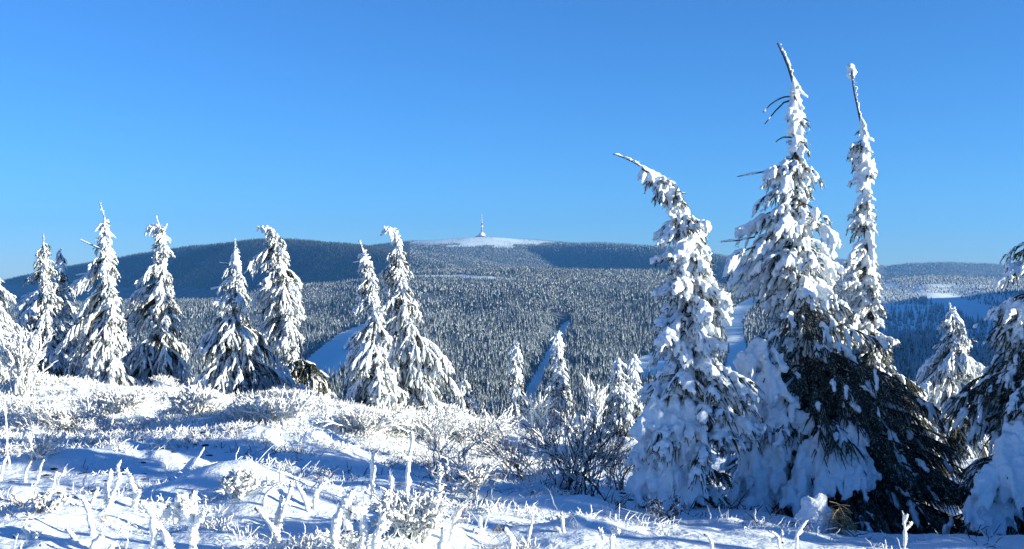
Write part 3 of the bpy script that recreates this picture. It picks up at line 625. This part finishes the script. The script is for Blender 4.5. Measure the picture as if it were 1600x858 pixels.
# ------------------------------------------------------------------ transmitter tower on the summit
M_conc = mat('tower_concrete', (.22, .24, .27), .7); M_wht = mat('tower_white', (.8, .8, .8), .6); M_red = mat('tower_red', (.16, .05, .05), .6); M_dk = mat('tower_dark', (.10, .11, .13), .5)
def lathe(prof, sides=24, cx=0, cy=0):
    p = np.array(prof, float); K = len(p); a = np.arange(sides) / sides * 2 * math.pi
    V = np.stack([p[:, 0][:, None] * np.cos(a) + cx, p[:, 0][:, None] * np.sin(a) + cy, np.repeat(p[:, 1][:, None], sides, 1)], -1).reshape(-1, 3)
    k = np.arange(K - 1)[:, None] * sides; s = np.arange(sides)[None]; s2 = (s + 1) % sides
    return V, np.stack([k + s, k + s2, k + sides + s2, k + sides + s], -1).reshape(-1, 4)
def box(g, x0, x1, y0, y1, z0, z1, m=0):
    v = np.array([[x, y, z] for z in (z0, z1) for y in (y0, y1) for x in (x0, x1)]); g.add(v, np.array([[0, 2, 3, 1], [4, 5, 7, 6], [0, 1, 5, 4], [2, 6, 7, 3], [0, 4, 6, 2], [1, 3, 7, 5]]), m)
tw0 = px(753, 369.3, 8000); tz = hz(tw0[0], 8000); tr_ = empty('transmitter_tower', (tw0[0], 8000, tz - 1))
tag(tr_, 'tall transmitter tower with round base on the white summit', 'tower')
tr_.scale = (1.06, 1.06, 1.0)
g = Geo(); box(g, -46, 14, -14, 14, 0, 11); box(g, -44, 12, -12, 12, 11, 12.2, 1); [box(g, x, x + 2.6, -14.15, -13.9, 5, 8, 2) for x in range(-43, 12, 5)]
g.build('base_building', [M_dk, M_wht, M_conc], tr_, smooth=False)
g = Geo(); g.add(*lathe([(22, 11), (23, 13), (22.5, 19), (19, 27), (13, 32), (7.5, 35), (0.1, 35.2)])); g.build('dome', M_wht, tr_)
g = Geo(); g.add(*lathe([(7.2, 30), (6, 45), (5.2, 70), (5, 92), (0.1, 92.1)])); g.build('shaft', M_conc, tr_)
g = Geo(); g.add(*lathe([(5.2, 74), (7.4, 75), (7.6, 80), (7.0, 83), (5.2, 84)])); g.build('gallery', M_wht, tr_)
g = Geo(); g.add(*lathe([(5.1, 92), (6.8, 93), (6.8, 97), (4, 98), (.1, 98.1)])); g.build('upper_platform', M_dk, tr_)
g = Geo()
for i in range(8):
    z0 = 98 + i * 8; rad = 3.3 - i * .28; v, f = lathe([(rad, z0), (rad - .2, z0 + 8)], 12); g.add(v, f, i % 2)
g.add(*lathe([(1.1, 162), (.8, 166), (.1, 166.1)], 12), mat=1); g.build('antenna_mast', [M_red, M_wht], tr_)

# ------------------------------------------------------------------ frosted stalks in front, each plant by itself
def stalk(label, lines, w=.016, D=None, name='frosted_stalk', cat='stalk', group='frosted stalks in the foreground snow', seed=0, core=True, rimed=1.0, blobs=()):
    r = np.random.default_rng(seed + 900); bx, by = lines[0][0]
    d = D or ground_at(bx, min(by, 857)) or 6.0
    if by >= 856 and not D: d = 5.75
    org = px(bx, by, d); org[2] = hz(org[0], org[1]) - .02; gs = Geo(); gw = Geo()
    for li, ln in enumerate(lines):
        pts = np.array([px(a, b, d) for a, b in ln]);
        if li == 0 or abs(ln[0][1] - by) < 3: pts[0][2] = min(pts[0][2], org[2])
        pts[:, 1] += np.linspace(0, r.uniform(-.06, .06), len(pts))
        K = max(8, int(np.linalg.norm(np.diff(pts, axis=0), axis=1).sum() / .018)); P = interp_path(pts, K)
        P += np.stack([vn2(np.arange(K) * .35, np.full(K, seed + li * 3.1), 3), vn2(np.arange(K) * .3, np.full(K, seed + li * 5.7), 4), np.zeros(K)], -1) * .006
        ww = w * (1 if li == 0 else .85) * np.interp(np.linspace(0, 1, K), [0, .1, .8, .97, 1], [1.05, 1.1, .95, .6, .12]) * r.uniform(.6, 1.4, K)
        off = np.array([.3, -.15, .25]) * w
        gs.add(*tubes((P + off * .6)[None], (ww * (rimed if rimed else 1))[None], 9, .22, r))
        n = int(K * 6); k = r.integers(1, K - 1, n)
        snow_fingers(gs, P[k], norm(np.array([.5, -.2, .35]) + r.normal(0, .6, (n, 3))), r.uniform(.7, 2.0, n) * w, r.uniform(.2, .4, n) * w, K=3, sides=5, droop=.1, r=r)
        if core:
            Pc = P - off * .5; gw.add(*tubes(Pc[None], np.full((1, K), w * .42), 6, .1, r))
    for (a, b, s) in blobs:
        c = px(a, b, d); v, f = ico(); gs.add(v * s * (1 + .25 * vn3(v * 2.5 + seed)[:, None]) + c, f)
    root = empty(name, org); tag(root, label, cat, group)
    if core: gw.build('stem', M_twig, root, origin=org)
    gs.build('rime', M_rime, root, origin=org)
    return root
ST = [
 ('tall faint frosted stalk near the left edge, taller than its neighbours', [[(14, 728), (13, 690), (12, 630)]], .009),
 ('short frosted stalk touching the left edge of the photo', [[(0, 752), (3, 730), (9, 713)]], .014),
 ('frosted stalk with bent tip, left one of a pair of similar curved stalks', [[(39, 754), (43, 730), (52, 719)]], .012),
 ('frosted wavy stalk, right one of a pair of similar curved stalks', [[(58, 750), (64, 730), (66, 725), (72, 716)]], .012),
 ('small frosted forked sprig right of the pair of curved stalks', [[(83, 764), (87, 744), (93, 734)], [(87, 744), (94, 740)]], .009),
 ('straight grey stalk standing alone in the sunlit upper snow', [[(172, 674), (175, 655), (177, 637)]], .013),
 ('frosted V of two stems, one upright and one leaning right', [[(166, 800), (163, 768), (168, 735)], [(167, 797), (177, 768), (189, 747), (188, 727), (195, 716)]], .016),
 ('frosted hooked stalk with a short side fork at its foot', [[(209, 795), (210, 768), (203, 748), (193, 735)], [(211, 788), (221, 763)]], .018),
 ('long frosted stalk bowed over to the left like a cane', [[(146, 838), (141, 805), (134, 782), (115, 775)]], .015),
 ('short slanting frosted stub left of the V of two stems', [[(143, 788), (146, 772), (152, 762)]], .012),
 ('tiny frosted hook in the blue shade above the stalks', [[(131, 762), (132, 748), (137, 742)]], .009),
 ('frosted inverted V of thin grass in the blue shade', [[(180, 706), (187, 693), (190, 704)]], .007),
 ('frosted stalk slanting right above the sunlit hummock', [[(296, 735), (306, 720), (316, 700)]], .010),
 ('stubby frosted stalk with a knob in the blue shade', [[(261, 742), (262, 730), (258, 722)]], .012),
 ('large frosted clump of arching stems near the bottom left', [[(299, 858), (299, 830), (302, 768)], [(272, 818), (275, 785), (283, 773), (295, 787), (300, 815)], [(299, 830), (310, 812), (325, 800)], [(300, 820), (292, 800), (287, 782)]], .024),
 ('frosted forked stem cut by the bottom edge left of the clump', [[(237, 858), (241, 825), (239, 797), (229, 787), (223, 780)], [(240, 828), (256, 812), (262, 790)]], .021),
 ('frosted stem curving down from left to the bottom edge', [[(277, 858), (262, 842), (256, 824)]], .020),
 ('frosted log-like branch lying right of the sunlit hummock', [[(368, 768), (392, 761), (418, 750)], [(372, 767), (358, 757), (352, 748)]], .014),
 ('snow covered fallen stem lying flat at the left edge', [[(-12, 812), (20, 809), (54, 807)]], .024),
 ('rimed stump of broken stems at the bottom left corner', [[(48, 842), (38, 830), (30, 828)], [(50, 842), (56, 832), (60, 843)], [(46, 845), (40, 838), (20, 840)]], .018),
 ('frosted stalk leaning left over the bottom edge', [[(120, 842), (112, 832), (105, 826)]], .012),
 ('thick frosted stem at the bottom edge pointing up right', [[(140, 862), (150, 845), (165, 835)], [(160, 860), (176, 848)]], .019),
 ('thin frosted arc of stem bending right over the snow', [[(411, 792), (415, 770), (425, 762), (444, 754)]], .010),
 ('frosted fan of three stems spreading from one foot', [[(435, 850), (428, 825), (436, 777)], [(430, 832), (418, 812), (402, 790)], [(434, 828), (446, 788), (454, 753)]], .018),
 ('frosted stem leaning left out of a small snow cap', [[(482, 800), (471, 775), (461, 754)]], .014),
 ('frosted curved stalk rising from a snowy foot beside a leaning stem', [[(493, 796), (491, 774), (498, 762), (509, 754)]], .019),
 ('thick tall frosted stem at the bottom bending right at its head', [[(517, 866), (523, 825), (530, 798), (540, 782), (553, 764)]], .026),
 ('knot of frosted stems beside the thick tall bent stem', [[(563, 866), (566, 820), (566, 786)], [(545, 830), (538, 812), (541, 785)], [(550, 800), (557, 790), (558, 815)], [(556, 838), (546, 858)]], .024),
 ('slanting frosted stem in front of the bushy rimed hummock', [[(578, 866), (590, 830), (603, 798)], [(590, 832), (610, 818)]], .020),
 ('frosted post with thick knobbly head in the blue shade', [[(582, 780), (582, 745), (583, 706)]], .017),
 ('short thick frosted post bending right of the knobbly one', [[(605, 792), (608, 768), (611, 755), (608, 735)]], .019),
 ('tallest frosted post, wavy and slim, standing above the others', [[(636, 786), (637, 745), (637, 716), (643, 695), (643, 674)], [(637, 718), (630, 712)]], .016),
 ('small frosted knob stalk in the shade left of the posts', [[(534, 702), (534, 690)]], .012),
 ('rimed stems pointing right out of the bushy hummock', [[(665, 806), (655, 790), (645, 773)], [(660, 798), (672, 788), (689, 778)], [(663, 802), (664, 780), (663, 770)]], .017),
 ('slim frosted stalk with side twig, right of the bushy hummock', [[(702, 850), (710, 815), (717, 800), (730, 783)], [(712, 815), (734, 812)]], .016),
 ('low straight frosted stub at the bottom right of the hummock', [[(686, 866), (690, 840), (693, 822)]], .022),
 ('frosted forked sprig at the shade edge in the middle', [[(753, 838), (749, 820), (749, 805)], [(752, 832), (741, 825)]], .014),
 ('frosted stem with a drooping head at the bottom middle', [[(797, 866), (799, 838), (794, 830), (786, 825)]], .017),
 ('thin pair of frosted twigs right of the drooping headed stem', [[(824, 850), (827, 832), (833, 816)], [(824, 850), (815, 836)]], .009),
 ('small frosted upright twig beside a looped twig in the middle shade', [[(880, 832), (880, 818), (878, 803)], [(878, 830), (868, 824), (862, 834)]], .012),
 ('frosted T shaped stub on the bottom sunlit ridge', [[(954, 862), (956, 835), (956, 829)], [(956, 830), (968, 828)], [(942, 842), (936, 824)]], .015),
 ('thin frosted hooked twig in the lower right shade', [[(1240, 856), (1246, 830), (1252, 820), (1265, 813)], [(1244, 838), (1256, 832)]], .009),
 ('frosted forked twigs left of the hooked twig', [[(1229, 857), (1215, 838), (1200, 828)], [(1215, 838), (1206, 846)], [(1222, 848), (1226, 832)]], .009),
 ('short frosted twig lying in the lower right shade', [[(1119, 856), (1112, 846), (1104, 838)]], .012),
 ('frosted stalk with side twig standing before the dark boughs', [[(1410, 858), (1412, 830), (1409, 797)], [(1412, 828), (1424, 822), (1428, 816)], [(1412, 820), (1415, 800)]], .009),
]
for i, (lb, ln, w) in enumerate(ST): stalk(lb, ln, w * .95, seed=i)

# ------------------------------------------------------------------ shrubs
def shrub(label, bx, by, hpx, wpx, n, rime, seed, D=None, lean=0.0, name='rimed_shrub', cat='shrub', rad=.006, rr_=.012, levels=3, group='shrubs along the ridge snow'):
    r = np.random.default_rng(seed); D = D or ground_at(bx, by) or 16.0; sc = D / F; org = px(bx, by, D); org[2] = hz(org[0], org[1]) - .03
    h, w = hpx * sc, wpx * sc; K = 6; u = np.linspace(0, 1, K)[None, :, None]
    base = org + np.stack([r.uniform(-.22, .22, n) * w, r.uniform(-.25, .25, n) * w * .8, np.zeros(n)], -1)
    tip = org + np.stack([r.uniform(-.5, .5, n) * w + lean * h, r.uniform(-.4, .4, n) * w, h * r.uniform(.55, 1.05, n)], -1)
    P = base[:, None] * (1 - u) + tip[:, None] * u; P[..., 0] += (tip[:, 0] - base[:, 0])[:, None] * (u[..., 0]**2 - u[..., 0]) * .5
    P[:, 1:] += r.normal(0, .010 + .03 * h * .3, P[:, 1:].shape)
    allP = [P]; allR = [np.full((n, K), rad) * np.linspace(1, .5, K)]; cur = P; cl = np.linalg.norm(tip - base, axis=1); ra = rad
    for lv in range(levels - 1):
        m = 4 if lv == 0 else 3; idx = np.repeat(np.arange(len(cur)), m); s = r.uniform(.25, .95, len(idx)); pos, tan = crown_points(cur[idx], s)
        d = norm(tan + norm(r.normal(0, 1, pos.shape)) * .75 + np.array([0, 0, .25])); L = cl[idx] * r.uniform(.22, .5, len(idx)); ra *= .7
        Q = pos[:, None] + d[:, None] * L[:, None, None] * u + r.normal(0, .012, (len(idx), K, 3)) * u
        allP.append(Q); allR.append(np.full((len(idx), K), ra) * np.linspace(1, .5, K)); cur = Q; cl = L
    P = np.concatenate(allP); Rr = np.concatenate(allR); gw = Geo(); gw.add(*tubes(P, Rr, 5, .1, r))
    k = np.nonzero(r.random(len(P)) < rime)[0]; gs = Geo()
    off = np.array([.5, -.35, .5]) * rr_ * .55
    prof = np.array([.7, .9, 1, 1, .95, .3])[None] * r.uniform(.6, 1.35, (len(k), K)) * (.45 + .55 * (Rr[k] / rad))
    gs.add(*tubes(P[k] + off, rr_ * prof, 6, .3, r))
    root = empty(name, org); tag(root, label, cat, group)
    gw.build('twigs', M_twig, root, origin=org); gs.build('rime', M_rime, root, origin=org)
    return root
SH = [
 ('tall rimed bush in front of the spruce at the left edge', 34, 612, 84, 70, 34, 1.0, .013, .006),
 ('white fan shaped rimed bush on the sunlit crest below the two-stick spruce', 306, 652, 62, 80, 40, 1.0, .011, .004),
 ('low rimed heather bush on the left sunlit bank', 105, 668, 40, 110, 48, 1.0, .009, .003),
 ('low rimed bush left of the small dark hollow', 190, 640, 34, 90, 40, 1.0, .009, .003),
 ('creamy rimed bush on the bank under the dark spruce bush', 420, 660, 48, 130, 60, 1.0, .009, .003),
 ('round rimed hummock bush below the leaning spruce', 570, 680, 50, 110, 52, 1.0, .009, .003),
 ('rimed bush with brown twigs at the foot of the broad spruce', 668, 690, 62, 110, 36, .95, .008, .004),
 ('dense white rimed bush right of the broad spruce foot', 745, 700, 70, 120, 44, 1.0, .009, .004),
 ('stubby rimed sapling left of the slim snowy spruce', 838, 668, 55, 50, 12, 1.0, .02, .008),
 ('stubby thick-twigged rimed sapling right of the slim snowy spruce', 905, 664, 66, 60, 12, 1.0, .024, .008),
 ('star shaped rimed sapling beside the olive spruce', 932, 672, 72, 50, 11, 1.0, .022, .008),
 ('brown bare twigs leaning left in front of the rimed bank', 700, 740, 84, 140, 12, .55, .006, .004),
 ('dark bare shrub with fine upright twigs, middle of the hollow', 905, 772, 124, 175, 38, .5, .006, .0058),
 ('wide bare brown shrub left of the dark upright one', 812, 748, 80, 160, 28, .6, .006, .005),
 ('small bare shrub touching the big left-bent spruce', 962, 764, 96, 70, 18, .3, .006, .005),
 ('low shaded shrub half buried in the blue hollow', 720, 775, 50, 120, 16, .7, .009, .005),
 ('frosted grassy bush on the sunlit hummock with yellow blades', 375, 775, 42, 60, 18, 1.0, .013, .005),
 ('bushy thickly rimed hummock at the bottom middle', 640, 838, 62, 110, 54, 1.0, .011, .004),
 ('low bush of frosted stems on the left lower bank', 62, 716, 36, 70, 18, 1.0, .012, .005),
 ('small rimed tussock by the left bottom stalks', 78, 800, 26, 50, 14, 1.0, .012, .005),
 ('thin dark twigs at the foot of the big left-bent spruce', 1040, 812, 40, 70, 8, .25, .007, .005),
]
for i, (lb, bx, by, hp, wp, n, ri, rw, ra) in enumerate(SH):
    if ri >= .95 and 'stub' not in lb and 'star' not in lb and by < 705 and 'left edge' not in lb: hp *= .68; rw *= 1.25; ra *= .6; n = int(n * 1.2)
    shrub(lb, bx, by, hp, wp, n, ri, 300 + i, rad=ra, rr_=rw, name='bare_shrub' if ri < .7 else 'rimed_shrub', levels=2 if 'stubby' in lb or 'star' in lb else 3)

# snow mound over a grass tussock at the foot of the tallest spruce
d0 = 7.9; g = Geo(); v, f = ico(); org = px(1285, 850, d0); org[2] = hz(org[0], org[1])
for (a, b, s) in [(1272, 796, 20), (1268, 815, 24), (1266, 838, 30), (1288, 845, 28), (1276, 866, 38), (1262, 786, 13), (1290, 806, 14)]: g.add(v * np.array([s, s * .8, s]) * d0 / F + px(a, b, d0), f)
st = empty('snow_mound', org); tag(st, 'snow mound with dry grass on its sunny side', 'mound'); r = np.random.default_rng(77)
remesh_build('snow_cap', g, .015, M_snow, st, org, 5)
gg = Geo(); n = 150; b0 = np.array([px(a, b, d0 - .12) for a, b in zip(r.uniform(1298, 1318, n), r.uniform(796, 866, n))]) + r.normal(0, .03, (n, 3)); dd = norm(np.array([.35, -.2, -.3]) + r.normal(0, .6, (n, 3)))
P = b0[:, None] + dd[:, None] * np.linspace(0, 1, 4)[None, :, None] * r.uniform(.06, .16, (n, 1, 1)); P[..., 2] -= np.linspace(0, 1, 4)[None]**2 * .05
gg.add(*tubes(P, np.full((n, 4), .0025), 4, .1, r)); gg.build('dry_grass_fringe', M_straw, st, origin=org)
lp = []                                                              # scattered frosted ground cover
def tufts(name, n, seed, wfun, mats, lab, L=(.04, .13), w=(.004, .009), per=8, spread=.05, wmul=1.0):
    r = np.random.default_rng(seed); th = r.uniform(-29, 29, n * 6); rad = np.exp(r.uniform(math.log(5.4), math.log(23), n * 6)); x = rad * np.sin(np.radians(th)); y = rad * np.cos(np.radians(th))
    u = CX + F * x / y; k = r.random(len(x)) < wfun(x, y, u, rad); x, y = x[k][:n], y[k][:n]; z = H(x, y)
    x = np.repeat(x, per); y = np.repeat(y, per); z = np.repeat(z, per); N = len(x)
    b = np.stack([x + r.normal(0, spread, N), y + r.normal(0, spread, N), z - .01], -1); d = norm(np.stack([r.normal(.12, .5, N), r.normal(0, .5, N), r.uniform(.35, 1.1, N)], -1)); l = r.uniform(*L, N) * (.7 + r.random(N) * .6)
    g = Geo(); ww = r.uniform(*w, N) * (.75 + np.hypot(x, y) * .03)
    P = b[:, None] + d[:, None] * l[:, None, None] * np.linspace(0, 1, 5)[None, :, None]; P[..., 2] -= l[:, None] * .25 * np.linspace(0, 1, 5)[None]**2; P += r.normal(0, .004, P.shape)
    g.add(*tubes(P, ww[:, None] * np.array([.8, 1, 1.05, .9, .2]), 5, .3, r)); o = g.build(name, mats); tag(o, lab, 'ground cover', kind='stuff'); print(name, N)
def wf(x, y, u, rad):
    m = sstep(-.1, .6, fbm2(x, y, 1.3, 2, 5)) * .8 + sstep(0, .7, fbm2(x, y, .5, 2, 8)) * .3
    back = sstep(11.5, 15, rad) * sstep(900, 700, u); front = sstep(9.0, 7, rad)
    mid = sstep(860, 980, u) * .85
    return np.clip(m * (.07 + 1.0 * back + .09 * front) * (1 - mid) + .25 * back, 0, 1)
tufts('frosted_heather', 12000, 81, wf, M_rime, 'frost covered heather and grass tufts on the ridge', per=14, w=(.0018, .0048), L=(.03, .13))
tufts('frosted_sprigs', 120, 82, lambda x, y, u, rad: np.clip(.3 + sstep(0, .6, fbm2(x, y, .8, 2, 8)), 0, 1) * (1 - .8 * sstep(850, 1000, u)), M_rime, 'sparse frosted sprigs poking out of the snow', L=(.08, .22), w=(.002, .0045), per=4, spread=.05)
tufts('dry_grass', 210, 83, lambda x, y, u, rad: sstep(.1, .8, fbm2(x, y, 1.0, 2, 12)) * (1 - .9 * sstep(800, 950, u)) * (.2 + sstep(10, 13, rad)), M_straw, 'tan dry grass blades showing through the snow', L=(.05, .12), w=(.0012, .0022), per=12, spread=.05)
tufts('dark_twigs', 300, 84, lambda x, y, u, rad: np.clip(.15 + sstep(600, 800, u) * sstep(1150, 1000, u) + .4 * sstep(.2, .8, fbm2(x, y, 1.0, 2, 14)), 0, 1) * sstep(7.5, 9, rad), M_twig, 'fine dark twigs sticking out of the shaded snow', L=(.06, .2), w=(.002, .0035), per=5, spread=.07)
r = np.random.default_rng(9); n = 420; th = np.radians(r.uniform(-25, 8, n)); rad = r.uniform(8.5, 14, n); x = rad * np.sin(th); y = rad * np.cos(th); k = fbm2(x, y, .9, 2, 15) > .05; x, y = x[k], y[k]; z = H(x, y); n = len(x)
v, f = ico(); s = r.uniform(.008, .03, (n, 1, 1)); P = v[None] * s * np.array([1.3, .8, .45]) * (1 + .3 * r.normal(0, 1, (n, len(v), 1)).clip(-1, 1)) + np.stack([x, y, z], -1)[:, None]
g = Geo(); g.add(P.reshape(-1, 3), (f[None] + (np.arange(n) * len(v))[:, None, None]).reshape(-1, 3)); tag(g.build('dead_leaves', M_leaf), 'scraps of dead leaves and bare heather in the snow', 'ground cover', kind='stuff')

# ------------------------------------------------------------------ haze
g = Geo(); box(g, -9000, 9000, -60, 12000, -640, 620)
hzm = bpy.data.materials.new('haze_air'); hzm.use_nodes = True; nn = hzm.node_tree; nn.nodes.remove(nn.nodes['Principled BSDF'])
pv = nn.nodes.new('ShaderNodeVolumePrincipled'); pv.inputs['Color'].default_value = (.12, .45, 1, 1); pv.inputs['Density'].default_value = HAZE; pv.inputs['Anisotropy'].default_value = .2
nn.links.new(pv.outputs[0], nn.nodes['Material Output'].inputs['Volume'])
if HAZE > 0: tag(g.build('haze', hzm, smooth=False), kind='stuff')
print('done', time.time() - T0)
